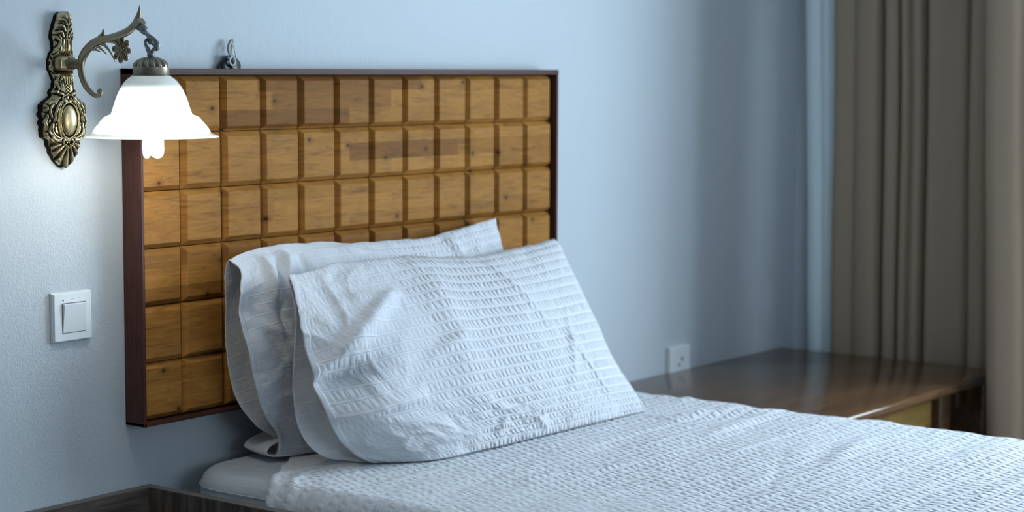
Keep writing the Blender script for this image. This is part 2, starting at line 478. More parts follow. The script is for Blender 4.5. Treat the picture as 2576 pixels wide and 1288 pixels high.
X0, X1, Y0z, Y1z = .007, HW-.007, Z0+.0075, Z1-.0120
pw, ph = (X1-X0)/NXt, (Y1z-Y0z)/NZt
g, bv, yb, yf = .0007, .0086, -.0268, -.0368
for i in range(NXt):
    for j in range(NZt):
        x0, x1 = X0+i*pw+g, X0+(i+1)*pw-g; z0, z1 = Y0z+j*ph+g, Y0z+(j+1)*ph-g
        b1 = bv*random.uniform(.9, 1.1); f = yf+random.uniform(-.0006, .0006); r = .0016
        L = [(0, -.013), (0, yb)]
        rings = []
        for (ins, y) in ((0, -.0125), (0, yb), (b1-.0006, f+.0008), (b1+.0004, f+.0001), (b1+.0018, f)):
            rings.append([bm.verts.new(c) for c in ((x0+ins, y, z0+ins), (x1-ins, y, z0+ins), (x1-ins, y, z1-ins), (x0+ins, y, z1-ins))])
        for a, b in zip(rings[:-1], rings[1:]):
            for k in range(4): bm.faces.new((a[k], a[(k+1) % 4], b[(k+1) % 4], b[k]))
        bm.faces.new(rings[-1]); bm.faces.new(rings[0][::-1])
relto(hb, obj('tile_panel', bm, M['tile']))

# ---------------------------------------------------------------- light switch
sw = thing('light_switch', 'white square light switch with one wide rocker on the wall left of the headboard', 'switch', (-.1165, 0, 1.037))
SX, SZ, hs = -.1180, 1.0365, .0415
def frustum(bm, cx, cz, w0, h0, y0, w1, h1, y1, r=0):
    a = [bm.verts.new((cx+sx*w0, y0, cz+sz*h0)) for sx, sz in ((-1,-1),(1,-1),(1,1),(-1,1))]
    b = [bm.verts.new((cx+sx*w1, y1, cz+sz*h1)) for sx, sz in ((-1,-1),(1,-1),(1,1),(-1,1))]
    for k in range(4): bm.faces.new((a[k], a[(k+1) % 4], b[(k+1) % 4], b[k]))
    bm.faces.new(a[::-1]); bm.faces.new(b)
bm = bmesh.new()
frustum(bm, SX, SZ, hs, hs, 0, hs, hs, -.004)
frustum(bm, SX, SZ, hs, hs, -.004, hs-.0025, hs-.0025, -.0098)
o = obj('cover_plate', bm, M['white_plastic']); relto(sw, o)
md = o.modifiers.new('b', 'BEVEL'); md.width = .0007; md.segments = 2; md.limit_method = 'ANGLE'
bm = bmesh.new(); box(bm, SX-.0238, SX+.0262, -.0102, -.0085, SZ-.0268, SZ+.0240)
relto(sw, obj('rocker_gap', bm, M['dirt']))
bm = bmesh.new(); a = .0232
v = [bm.verts.new(c) for c in ((SX-.0225, -.0106, SZ-.0260), (SX+.0250, -.0106, SZ-.0260), (SX+.0250, -.0158, SZ+.0222), (SX-.0225, -.0158, SZ+.0222),
                               (SX-.0225, -.006, SZ-.0260), (SX+.0250, -.006, SZ-.0260), (SX+.0250, -.006, SZ+.0226), (SX-.0225, -.006, SZ+.0226))]
for f in ((0,1,2,3), (7,6,5,4), (0,4,5,1), (1,5,6,2), (2,6,7,3), (3,7,4,0)): bm.faces.new([v[i] for i in f])
o = obj('rocker', bm, M['white_plastic']); relto(sw, o)
md = o.modifiers.new('b', 'BEVEL'); md.width = .0008; md.segments = 2
bm = bmesh.new()
for (dx, dz, rx, rz) in ((-.0215, .0290, .0018, .0008), (-.020, .0280, .0010, .0012), (-.002, .0292, .0010, .0007), (.001, .0300, .0014, .0005), (.012, .0305, .0012, .0004)):
    ball(bm, (SX+dx, -.0098, SZ+dz), (rx, .00025, rz), 8)
relto(sw, obj('scuff_mark', bm, M['dirt']))

# ---------------------------------------------------------------- wall socket
so = thing('wall_socket', 'white power socket low on the wall just above the desk top', 'socket', (1.772, 0, .735))
bm = bmesh.new(); frustum(bm, 1.772, .728, .048, .046, 0, .046, .044, -.012)
o = obj('cover_plate', bm, M['white_plastic']); relto(so, o)
md = o.modifiers.new('b', 'BEVEL'); md.width = .0015; md.segments = 2; md.limit_method = 'ANGLE'
bm = bmesh.new()
for dx, dz, r in ((-.004, -.008, .0042), (.010, .006, .0042), (.010, .0, .002)):
    ball(bm, (1.772+dx, -.0118, .735+dz), (r, .0012, r), 12)
relto(so, obj('pin_hole', bm, M['socket_dark']))

# ---------------------------------------------------------------- hanger bracket above the headboard
hk = thing('wall_hanger', 'small black hanging bracket with a grey ring on the wall above the headboard', 'hook', (.255, 0, 1.448))
bm = bmesh.new()
nu, nv = 28, 14; HX = .253
P = np.zeros((nv, nu, 3))
for j in range(nv):
    q = j/(nv-1)
    for i in range(nu):
        a = 2*PI*i/nu
        rx = (.0265*(1-q**1.7)+.008*q)*(1+.10*math.sin(3*a+2.2*q)+.05*math.sin(7*a)); ry = (.013*(1-q*.4))*(1+.12*math.cos(5*a))
        P[j, i] = (HX+.001+rx*math.cos(a)+.002*q, -.0145+ry*math.sin(a), 1.4475+.0235*q)
o = grid('bracket_body', P, None, M['black_metal'], hk, wrap=True)
bm = bmesh.new(); ball(bm, (HX+.003, -.0145, 1.4675), (.008, .010, .004), 14); relto(hk, obj('bracket_cap', bm, M['black_metal'], smooth=True))
bm = bmesh.new()
rp = [(HX-.0005+.0068*math.cos(t), -.031+.001*math.sin(t), 1.4605+.0078*math.sin(t)) for t in np.linspace(0, 2*PI, 25)]
sweep(bm, rp, .0030, 8, .5, (0, 1, 0), cap=False)
relto(hk, obj('ring', bm, M['grey_metal'], smooth=True))
bm = bmesh.new(); box(bm, HX-.0010, HX+.0042, -.0315, -.029, 1.4478, 1.4550, bev=.0008); relto(hk, obj('ring_tail', bm, M['grey_metal']))
bm = bmesh.new()
sp = catmull([(HX-.004, -.027, 1.472), (HX-.007, -.025, 1.481), (HX-.003, -.022, 1.490), (HX+.0045, -.020, 1.497), (HX+.005, -.018, 1.489), (HX+.002, -.020, 1.474)], 30)
sweep(bm, sp, [.0028]*20+[.0018]*10, 8, 1.3, (1, 0, 0)); relto(hk, obj('strap', bm, M['grey_metal'], smooth=True))
bm = bmesh.new(); sweep(bm, catmull([(HX+.006, -.018, 1.492), (HX+.010, -.020, 1.482), (HX+.0135, -.022, 1.464)], 12), .0008, 6)
relto(hk, obj('wire', bm, M['grey_metal'], smooth=True))
bm = bmesh.new(); ball(bm, (HX-.0095, -.026, 1.4665), (.0062, .005, .0048), 12); relto(hk, obj('anchor_plug', bm, M['blue_plastic'], smooth=True))

for p in hk.children:
    p.data.transform(Matrix.Translation((-.0045, -.0005, 0)) @ Matrix.Diagonal((1, .55, 1, 1)))

# ---------------------------------------------------------------- wall lamp
LXc = -.128
lamp = thing('wall_lamp', 'antique brass scroll wall lamp with a lit white bell glass shade beside the headboard', 'wall lamp', (LXc, 0, 1.411))
# relief back plate: height field over a lobed outline
rows = [(30,6),(34,20),(39,30),(50,37),(63,47),(75,53),(89,61),(100,57),(112,51),(122,50),(130,57),(140,68),(148,73),(160,76),(172,74),(180,70),(188,61),(205,50),(218,54),(224,64),(233,73),(240,70),(248,84),(256,112),(262,124),(270,122),(284,131),(298,124),(312,127),(326,121),(336,126),(343,118),(349,100),(360,92),(368,88),(377,80),(386,76),(396,64),(405,52),(414,36),(420,22),(423,8)]
rz = np.array([1.539-(p-30)/1537 for p, _ in rows])[::-1]; rw = np.array([q/1210/2 for _, q in rows])[::-1]
nz_, nx_ = 330, 170
zz = np.linspace(rz[0], rz[-1], nz_); hw = np.interp(zz, rz, rw)
py = 30+(1.539-zz)*1537                      # reference rows, top 30 to bottom 423
s = np.linspace(-1, 1, nx_); s = np.sign(s)*np.abs(s)**.9
Sg, ZZ = np.meshgrid(s, zz); XX = Sg*hw[:, None]; PY = np.repeat(py[:, None], nx_, 1)
AX = np.abs(XX)*1210                          # px-like lateral distance
depth = np.interp(py, [30, 45, 90, 128, 146, 178, 192, 235, 300, 350, 385, 423], [.015, .017, .012, .011, .005, .005, .011, .013, .0145, .013, .009, .005])[:, None]
Hh = depth*1.40*(.42*(1-np.abs(Sg)**8)**.5+.58*np.clip(1-np.abs(Sg)**2.4, 0, 1)**.8)
def rg(d, w): return np.exp(-(d/w)**2)
def curve(pts, w, h, tap=True):
    """mirrored raised stroke given in (lateral, row) units"""
    global Hh
    c = catmull([(a, b, 0) for a, b in pts], 40)[:, :2]
    best = np.full(AX.shape, 1e9); tt = np.zeros(AX.shape)
    for k in range(len(c)):
        d = np.hypot(AX-c[k, 0], (PY-c[k, 1])*.79)
        m = d < best; best[m] = d[m]; tt[m] = k/(len(c)-1)
    ht = h*(np.sin(np.clip(tt, .05, .95)*PI)**.4 if tap else 1)
    Hh = Hh + ht*rg(best, w) - h*.35*rg(best-w*1.7, w*.6)
# centre oval boss with rings
e = np.hypot(AX/20.5, (PY-302)/39)
Hh = Hh + np.where(e < 1, .0075*np.sqrt(np.clip(1-e**2, 0, 1)), 0) - .0035*rg(e-1.06, .05)
for q, h_ in ((1.16, .0032), (1.36, .0026)):
    Hh = Hh + h_*rg(e-q, .06)*np.clip((350-PY)/14, 0, 1)*np.clip((PY-250)/8, 0, 1) - .0018*rg(e-q-.14, .05)*(PY < 345)*(PY > 255)
# acanthus strokes round the oval
for pts, w_, h_ in (([(8, 247), (24, 262), (33, 282), (37, 302)], 2.6, .0032), ([(38, 262), (46, 278), (42, 292), (36, 303)], 2.4, .0028),
                   ([(34, 296), (41, 316), (38, 336), (20, 349)], 2.6, .0032), ([(44, 312), (46, 330), (34, 348), (16, 356)], 2.2, .0026),
                   ([(50, 288), (54, 305), (52, 325)], 2.4, .003), ([(30, 270), (36, 288), (33, 312)], 1.8, .002),
                   ([(58, 264), (50, 268), (53, 276), (60, 274)], 2.4, .0035), ([(4, 238), (14, 244), (12, 254), (4, 252)], 2.0, .003),
                   ([(10, 350), (14, 358), (8, 364), (3, 360)], 2.0, .003), ([(30, 228), (20, 234), (10, 238)], 2.6, .003),
                   ([(18, 188), (21, 205), (20, 222), (30, 232)], 2.0, .0025), ([(27, 190), (15, 186), (12, 194), (16, 204)], 1.8, .0022),
                   ([(34, 148), (30, 158), (33, 170), (28, 178)], 2.0, .0030), ([(26, 132), (18, 120), (16, 104), (24, 94), (28, 100)], 2.4, .0032),
                   ([(8, 134), (9, 118), (8, 100)], 1.4, .002), ([(24, 84), (14, 80), (7, 92)], 2.2, .0026), ([(22, 66), (12, 66), (4, 78)], 2.0, .0024), ([(15, 50), (8, 52), (3, 62)], 1.8, .0022)):
    curve(pts, w_, h_)
Hh = Hh + .0028*rg(AX, 1.5)*np.clip((100-PY)/6, 0, 1)*np.clip((PY-40)/5, 0, 1)      # leaf midrib
Hh = Hh + .0014*np.cos(AX*1.05)*np.clip((PY-96)/8, 0, 1)*np.clip((142-PY)/8, 0, 1)*(AX < 15)      # neck flutes
Hh = Hh + .0014*np.cos(AX*1.15)*np.clip((PY-180)/5, 0, 1)*np.clip((215-PY)/8, 0, 1)*(AX < 12)
Hh = Hh + .0016*np.cos((PY-AX*1.1)*.75)*np.clip((PY-208)/5, 0, 1)*np.clip((240-PY)/6, 0, 1)*(AX < 7)
# shell flutes at the foot
ang = np.arctan2(XX*1210, (PY-352)*.79+1e-6); rad_ = np.hypot(AX, (PY-352)*.79)
sm = np.clip((rad_-9)/5, 0, 1)*(PY > 360)*(np.abs(ang) < 1.25)
Hh = Hh + (.0018*np.cos(ang*15)+.002)*sm - .003*rg(rad_-9, 3)*(PY > 354)
Hh = Hh + .004*rg(np.hypot(AX-7, (PY-366)), 3.2)
Hh = Hh + .0012*fbm(Sg*4, PY*.10, 3, 2)*np.abs(Sg)
edge = np.clip((1-np.abs(Sg))*hw[:, None]/.0022, 0, 1)
Hh = np.clip(Hh, .0015, None)*(.25+.75*edge**.5)
lob = 1+.022*np.sin(PY*.33+1)*np.abs(Sg)**2
P = np.stack([LXc+XX*.93*lob, -Hh-.0008, ZZ], -1)
# side skirt so that the plate has its real depth back to the wall
top = P.copy(); sk0 = P[:, :1].copy(); sk0[..., 1] = 0; sk1 = P[:, -1:].copy(); sk1[..., 1] = 0
Pf = np.concatenate([sk0, P, sk1], 1)
plate = grid('back_plate', Pf, None, M['brass'], lamp)
# dark patina lies in the hollows of the casting, the raised parts are rubbed bright
def blur(a, k):
    for ax in (0, 1):
        c_ = np.cumsum(np.concatenate([np.repeat(np.take(a, [0], ax), k+1, ax), a, np.repeat(np.take(a, [-1], ax), k, ax)], ax), ax)
        n_ = a.shape[ax]
        a = (np.take(c_, range(2*k+1, 2*k+1+n_), ax)-np.take(c_, range(0, n_), ax))/(2*k+1)
    return a
pat = np.clip(.49+(Hh-blur(blur(Hh, 5), 5))*95, 0, 1)
pat = np.where(np.abs(Sg) > .93, .40, pat)
pat = np.concatenate([np.full((nz_, 1), .40), pat, np.full((nz_, 1), .40)], 1)
at = plate.data.attributes.new('patina', 'FLOAT', 'POINT')
at.data.foreach_set('value', pat.astype(np.float32).ravel())
# barrel and spigot
bm = bmesh.new(); box(bm, LXc-.0215, LXc+.0165, -.0145, .004, 1.4435, 1.4665, bev=.007, seg=5)
relto(lamp, obj('arm_barrel', bm, M['brass_smooth'], smooth=True))
bm = bmesh.new()
sweep(bm, [(LXc, -.008, 1.4545), (LXc, -.0195, 1.4545), (LXc, -.020, 1.4545), (LXc, -.041, 1.4535)], [.0098, .0098, .0080, .0080], 20, 1, (1, 0, 0))
relto(lamp, obj('arm_spigot', bm, M['brass_dark'], smooth=True))
# scroll arm
arm = [(-.0835, 1.4112), (-.0865, 1.4122), (-.0888, 1.4095), (-.0878, 1.4060), (-.0835, 1.4035), (-.0765, 1.4030), (-.068, 1.406), (-.054, 1.416), (-.0445, 1.430), (-.0405, 1.446), (-.0425, 1.460), (-.050, 1.471), (-.063, 1.482), (-.080, 1.490), (-.107, 1.4945), (-.133, 1.4995), (-.157, 1.507), (-.172, 1.517)]
ap = catmull([(LXc, a, b) for a, b in arm], 120)
tt = np.linspace(0, 1, 120)
ar = np.interp(tt, [0, .06, .15, .35, .5, .62, .75, 1], [.0030, .0032, .0040, .0064, .0080, .0070, .0062, .0066])
bm = bmesh.new(); sweep(bm, ap, ar, 14, .7, (1, 0, 0)); ball(bm, (LXc, -.0842, 1.4104), (.0042, .0034, .0034), 12)
armo = relto(lamp, obj('scroll_arm', bm, M['brass_dark'], smooth=True))
def leaf(pts, r0, r1=.0006, flat=.6, n=16):
    bm_ = bm; p = catmull([(LXc, a, b) for a, b in pts], n)
    sweep(bm_, p, list(np.interp(np.linspace(0, 1, n), [0, .45, 1], [r0, r0*.95, r1])), 8, flat, (1, 0, 0))
bm = bmesh.new()
leaf([(-.078, 1.489), (-.088, 1.4965), (-.094, 1.503), (-.0965, 1.509)], .0050)
leaf([(-.096, 1.509), (-.0975, 1.500), (-.0985, 1.494)], .0018, .0025)
leaf([(-.050, 1.470), (-.062, 1.478), (-.076, 1.4775), (-.089, 1.4735)], .0040)
leaf([(-.058, 1.478), (-.073, 1.4845), (-.089, 1.479), (-.104, 1.4690)], .0034)
leaf([(-.066, 1.482), (-.080, 1.487), (-.098, 1.4845), (-.114, 1.471), (-.1235, 1.4575)], .0032)
leaf([(-.070, 1.485), (-.090, 1.4905), (-.108, 1.4905), (-.122, 1.4885), (-.131, 1.482)], .0034, .002)
relto(armo, obj('arm_leaves', bm, M['brass_dark'], smooth=True))
# flower
bm = bmesh.new(); fy, fz = -.1385, 1.4765
for k in range(8):
    a = 2*PI*k/8+.1
    d = np.array([0, math.cos(a), math.sin(a)])
    c0 = np.array([LXc, fy, fz])
    n_ = 20; outer = []
    for i in range(n_):
        b = 2*PI*i/n_
        lx = .0125+.0082*math.cos(b); ly = .0044*math.sin(b)*(1+.25*math.cos(b))
        pd = np.array([0, -math.sin(a), math.cos(a)])
        outer.append(c0+d*lx+pd*ly)
    sweep(bm, outer+[outer[0]], .0013, 6, 1.3, (1, 0, 0), cap=False)
    fr_ = [bm.verts.new(p) for p in outer]; bm.faces.new(fr_)
    inner = [c0+d*q+np.array([-.0008, 0, 0]) for q in (.006, .011, .017)]
    sweep(bm, inner, [.0010, .0012, .0006], 6, 1, (1, 0, 0))
for k in range(10):
    a = 2*PI*k/10; rr = .0042 if k else 0
    ball(bm, (LXc-.002, fy+rr*math.cos(a), fz+rr*math.sin(a)), .0014, 8)
ball(bm, (LXc, fy, fz), (.0025, .005, .005), 10); ball(bm, (LXc-.002, fy, fz), .0015, 8)
relto(armo, obj('flower', bm, M['brass_dark'], smooth=True))
# horn tip and knuckle
bm = bmesh.new()
leafp = catmull([(LXc, -.172, 1.516), (LXc, -.1785, 1.527), (LXc, -.1815, 1.537), (LXc, -.1822, 1.5465)], 18)
sweep(bm, leafp, list(np.interp(np.linspace(0, 1, 18), [0, .3, 1], [.0062, .0062, .0004])), 10, .8, (1, 0, 0))
ret = bmesh.ops.create_cone(bm, cap_ends=True, segments=6, radius1=.0095, radius2=.0075, depth=.014)
Rm_ = Matrix.Rotation(math.radians(-48), 4, 'X')
for v in ret['verts']: v.co = Matrix.Translation((LXc, -.1815, 1.5175)) @ (Matrix.Rotation(math.radians(48), 4, 'X') @ v.co)
relto(armo, obj('arm_tip', bm, M['brass_dark'], smooth=False))
M['chain'] = simple('grey_cast_metal', (.24, .25, .245), .45, .75, 200, .3, .0008, .2)
bm = bmesh.new()
sweep(bm, catmull([(LXc, -.186, 1.513), (LXc, -.1925, 1.508), (LXc, -.197, 1.504)], 8), [.0062, .0064, .0066, .0060, .0066, .0058, .005, .004], 14, 1, (1, 0, 0))
lp = catmull([(LXc-.004, -.191, 1.506), (LXc-.006, -.200, 1.5025), (LXc-.004, -.211, 1.497), (LXc, -.2185, 1.489), (LXc+.002, -.2215, 1.482), (LXc+.001, -.2195, 1.4765), (LXc, -.214, 1.4772)], 30)
sweep(bm, lp, list(np.interp(np.linspace(0, 1, 30), [0, .25, .7, 1], [.004, .0052, .0046, .0030])), 8, .6, (0, .6, 1))
sweep(bm, catmull([(LXc+.003, -.194, 1.505), (LXc+.003, -.199, 1.496), (LXc+.003, -.205, 1.488), (LXc+.003, -.212, 1.483), (LXc+.003, -.216, 1.479)], 16), [.0028]*5+[.0022]*11, 8, 1, (1, 0, 0))
relto(lamp, obj('upper_link', bm, M['chain'], smooth=True))
bm = bmesh.new()
sweep(bm, [(LXc+.0045*math.cos(t)*.4, -.2055+.0048*math.cos(t), 1.4905+.0048*math.sin(t)) for t in np.linspace(0, 2*PI, 25)], .0017, 8, 1, (1, 0, 0), cap=False)
sweep(bm, catmull([(LXc, -.206, 1.468), (LXc, -.203, 1.474), (LXc, -.1965, 1.483), (LXc, -.195, 1.489), (LXc, -.199, 1.4925)], 18), [.0042]*8+[.003]*10, 8, .8, (1, 0, 0))
sweep(bm, catmull([(LXc, -.208, 1.468), (LXc, -.210, 1.474), (LXc, -.214, 1.4785)], 10), .0030, 8, .8, (1, 0, 0))
sweep(bm, [(LXc, -.207, 1.463), (LXc, -.207, 1.467), (LXc, -.207, 1.4675), (LXc, -.207, 1.4705), (LXc, -.207, 1.471), (LXc, -.207, 1.474)], [.0052, .0052, .0060, .0060, .0050, .0046], 14, 1, (1, 0, 0))
relto(lamp, obj('lower_hook', bm, M['chain'], smooth=True))
# fluted cap and collar band
AY = -.207
M['cap'] = brass('dull_bronze', (.33, .29, .22), (.10, .085, .062))
bm = bmesh.new()
prof = [(.0005, 1.4665)] + [(.0285*math.sin(a), 1.4505+.0155*math.cos(a)) for a in np.linspace(.15, PI/2, 14)]
def flute(i, a, r, z): return 1-.055*(math.cos(a*12) > .2)*(r > .006)
lathe(bm, prof, 144, (LXc, AY, 0), lambda i, a, r, z: 1-.12*max(0, math.sin(a*15))**.6*min(1, r/.012))
relto(lamp, obj('fluted_cap', bm, M['cap'], smooth=True))
bm = bmesh.new()
lathe(bm, [(.0270, 1.4500), (.0280, 1.4505), (.0283, 1.4495), (.0283, 1.4375), (.0290, 1.4365), (.0304, 1.4365), (.0304, 1.4355), (.0285, 1.4350), (.026, 1.4348)], 64, (LXc, AY, 0))
relto(lamp, obj('collar_band', bm, M['cap'], smooth=False))
for p in lamp.children:
    if p.name.startswith('collar_band'):
        for q in p.data.polygons: q.use_smooth = abs(q.normal.z) < .5
# bell shade
prof = [(.0285, 1.4365), (.0315, 1.4345), (.037, 1.4305), (.043, 1.4240), (.0485, 1.4155), (.0525, 1.4070), (.056, 1.398), (.0590, 1.388), (.0618, 1.380), (.0630, 1.3765), (.0655, 1.3750), (.0725, 1.3718), (.0800, 1.3645), (.0863, 1.3558), (.0905, 1.3490), (.0925, 1.3462), (.0965, 1.3445), (.1035, 1.3418), (.1050, 1.3404), (.1040, 1.3395), (.1000, 1.3402)]
pr = catmull([(r, z, 0) for r, z in prof], 70)[:, :2]
def wave(i, a, r, z):
    k = min(1, max(0, (r-.066)/.012))*min(1, max(0, (.096-r)/.006))
    return 1+k*.010*math.sin(a*14+z*260)+k*.006*math.sin(z*1500)
bm = bmesh.new()
lathe(bm, [tuple(p) for p in pr], 128, (LXc, AY, 0), wave)
o = relto(lamp, obj('glass_shade', bm, M['opal'], smooth=True)); o['label'] = 'glowing white opal glass bell shade'
# compact tube bulb
bm = bmesh.new(); lathe(bm, [(.002, 1.434), (.013, 1.433), (.014, 1.425), (.020, 1.420), (.038, 1.410), (.0385, 1.406), (.020, 1.402), (.020, 1.392), (.017, 1.388), (.002, 1.387)], 32, (LXc, AY, 0))  # wide disc added to the base to shade the top of the glass
bulb = relto(lamp, obj('bulb_base', bm, M['white_plastic'], smooth=True))
for k in range(3):
    a = 2*PI*k/3+.45; bm = bmesh.new()
    c = (LXc+.0105*math.cos(a), AY-.003+.0105*math.sin(a))
    tang = (-math.sin(a), math.cos(a)); hw_ = .0058
    pts = [(c[0]+tang[0]*hw_, c[1]+tang[1]*hw_, 1.388), (c[0]+tang[0]*hw_, c[1]+tang[1]*hw_, 1.318)]
    for b in np.linspace(0, PI, 7)[1:-1]:
        pts.append((c[0]+tang[0]*hw_*math.cos(b), c[1]+tang[1]*hw_*math.cos(b), 1.318-hw_*1.1*math.sin(b)))
    pts += [(c[0]-tang[0]*hw_, c[1]-tang[1]*hw_, 1.318), (c[0]-tang[0]*hw_, c[1]-tang[1]*hw_, 1.388)]
    sweep(bm, pts, .0052, 12, 1, (math.cos(a), math.sin(a), 0))
    relto(bulb, obj('bulb_tube', bm, M['bulb'], smooth=True))

# the arm assembly stands off the wall plate
for p in lamp.children_recursive:
    if not p.name.startswith('back_plate'):
        p.data.transform(Matrix.Translation((0, -.011, 0)))

# ---------------------------------------------------------------- bed: base, mattress, cover
bed = thing('bed', 'low dark wooden bed standing under the mattress', 'bed', (.667, -1.05, 0))
boxo('side_rail', (.09, .13, -2.05, -.03, .22, .40), M['rustic_x'], bed, bev=.003)
boxo('side_rail', (1.21, 1.25, -2.05, -.03, .22, .40), M['rustic_x'], bed, bev=.003)
boxo('slat_deck', (.13, 1.21, -2.05, -.03, .36, .42), M['rustic_x'], bed, bev=.003)
for x in (.10, 1.19):
    for y in (-2.04, -.10): boxo('leg', (x, x+.05, y, y+.05, 0, .36), M['rustic_z'], bed, bev=.003)
MX0, MX1, MY0, MY1, MZ0, MZT = .086, 1.256, -2.06, -.022, .421, .748
def plan(inset, n=10, rc=.115):
    x0, x1, y0, y1 = MX0+inset, MX1-inset, MY0+inset, MY1-inset; r = rc-inset*.6; out = []
    for cx, cy, a0 in ((x1-r, y1-r, 0), (x0+r, y1-r, 90), (x0+r, y0+r, 180), (x1-r, y0+r, 270)):
        for k in range(n+1):
            a = math.radians(a0+90*k/n); out.append((cx+r*math.cos(a), cy+r*math.sin(a)))
    return out
def densify(pl, step=.02):
    out = []
    for i, p in enumerate(pl):
        q = pl[(i+1) % len(pl)]; d = math.hypot(q[0]-p[0], q[1]-p[1]); m = max(1, int(round(d/step)))
        for k in range(m): out.append((p[0]+(q[0]-p[0])*k/m, p[1]+(q[1]-p[1])*k/m))
    return out
ER = .030
lev = [(ER*(1-math.cos(a)), MZ0+ER-ER*math.sin(a)) for a in np.linspace(PI/2, 0, 6)] + [(0, z) for z in np.linspace(MZ0+ER+.02, MZT-ER-.02, 10)] + [(ER*(1-math.cos(a)), MZT-ER+ER*math.sin(a)) for a in np.linspace(0, PI/2, 8)]
n0 = len(densify(plan(0)))
base = np.array(densify(plan(0)))
cen = np.array([(MX0+MX1)/2, (MY0+MY1)/2])
nrm2 = np.roll(base, -1, 0)-np.roll(base, 1, 0); nrm2 = np.stack([nrm2[:, 1], -nrm2[:, 0]], 1); nrm2 /= np.linalg.norm(nrm2, axis=1, keepdims=True)
rings = []; arc = np.concatenate([[0], np.cumsum(np.linalg.norm(np.diff(base, axis=0), axis=1))])
for ins, z in lev:
    p = base-nrm2*ins
    wv_ = .0022*fbm(arc*9, arc*0+z*7, 61, 3)*(1 if ins < .02 else 0)
    p = p-nrm2*np.abs(wv_)[:, None]
    rings.append(np.concatenate([p, np.full((n0, 1), z)], 1))
for q in (.86, .6, .3, .05):
    p = cen+(rings[-1][:, :2]-cen)*1.0
    p = cen+(base-nrm2*ER-cen)*q
    rings.append(np.concatenate([p, np.full((n0, 1), MZT)], 1))
P = np.array(rings)
UVm = np.stack([np.repeat(arc[None], len(P), 0), np.repeat(np.arange(len(P))[:, None]*.02, n0, 1)], -1)
mat_o = grid('mattress', P, np.concatenate([UVm], 1), M['sheet'], None, wrap=True)
tag(mat_o, 'thick mattress in a smooth white fitted sheet under the textured cover', 'mattress')
# seam running round the mattress side
bm = bmesh.new()
sel = [i for i in range(n0)]
sm_pts = [(base[i][0]+nrm2[i][0]*.0002, base[i][1]+nrm2[i][1]*.0002, .7225+.002*math.sin(arc[i]*5)) for i in sel]
sweep(bm, sm_pts+[sm_pts[0]], .0009, 6, cap=False); o = obj('sheet_seam', bm, M['sheet'], smooth=True); o.parent = mat_o

# cover (blanket)
nx, ny = 420, 460
R_, top = .042, .7545
xl, xr = .067, 1.264
segs = [('v', .34), ('q', R_*PI/2), ('h', xr-xl-2*R_), ('q', R_*PI/2), ('v', .34)]
tot = sum(a for _, a in segs)
# more columns where the photo sees them
sv = np.linspace(0, tot, nx)
def prof_(sx):
    if sx < .34: return xl-.001*(1-sx/.34), top-R_-(.34-sx)
    sx -= .34
    if sx < R_*PI/2: a = sx/R_; return xl+R_*(1-math.cos(a)), top-R_+R_*math.sin(a)
    sx -= R_*PI/2; Wd = xr-xl-2*R_
    if sx < Wd: return xl+R_+sx, top
    sx -= Wd
    if sx < R_*PI/2: a = sx/R_; return xr-R_+R_*math.sin(a), top-R_+R_*math.cos(a)
    sx -= R_*PI/2; return xr+.010*sx/.34, top-R_-sx
px = np.array([prof_(q) for q in sv]); xs, zs = px[:, 0], px[:, 1]
# head edge of the cover: hangs at the side and slants in under the pillows
ye = np.interp(sv, [0, .30, .34+.03, .34+.066, .34+.066+.08, .34+.066+.19, tot], [-.300, -.285, -.270, -.245, -.185, -.128, -.128])
ye = ye+.004*np.sin(sv*37)+.003*np.sin(sv*91+1)
vv = np.linspace(0, 1, ny)**1.25
SV = np.repeat(sv[None], ny, 0); YY = ye[None]+(-2.085-ye[None])*vv[:, None]
XX2 = np.repeat(xs[None], ny, 0); ZZ2 = np.repeat(zs[None], ny, 0)
P = np.stack([XX2, YY, ZZ2], -1)
N = normals(P)
if N[ny//2, nx//2, 2] < 0: N = -N
d = .0035*fbm(SV*5, YY*7, 11, 3) + .0022*fbm(SV*3+YY*9, YY*22-SV*2, 5, 3)
for k in range(26):
    u0 = rng.uniform(.35, 1.7); v0 = rng.uniform(-1.5, -.3); L = rng.uniform(.12, .4); a = rng.normal(.12, .35)
    d += ridge(SV, YY, u0, v0, u0+L*math.cos(a), v0+L*math.sin(a), rng.uniform(.008, .022), rng.uniform(.0015, .0045)*rng.choice([1, 1, -.6]))
d += ridge(SV, YY, 1.30, -.46, 1.52, -.60, .020, .009)+ridge(SV, YY, 1.20, -.62, 1.50, -.60, .018, .006)
d += .0028*rg(YY-ye[None]+.006, .010)                                   # turned hem
d += .0030*rg(YY-ye[None]+.050, .012)*np.clip((.62-SV)/.1, 0, 1)
d += .003*fbm(YY*14, SV*2, 8, 3)*np.clip((SV-1.52)/.05, 0, 1)
d = np.maximum(d, -.003)
und = np.clip((YY+.42)/.02, 0, 1)*np.clip((SV-.44)/.04, 0, 1)*np.clip((1.50-SV)/.04, 0, 1)
d = d*(1-und)-.001*und
d = np.where(SV < .36, np.clip(d, -.003, .004), d)
P = P+N*(d[..., None])
UV = np.stack([SV, -YY], -1)
cov = grid('bed_cover', P, UV, M['blanket'], None, solid=.004)
tag(cov, 'white seersucker bed cover spread over the mattress and hanging down its side', 'bed cover')

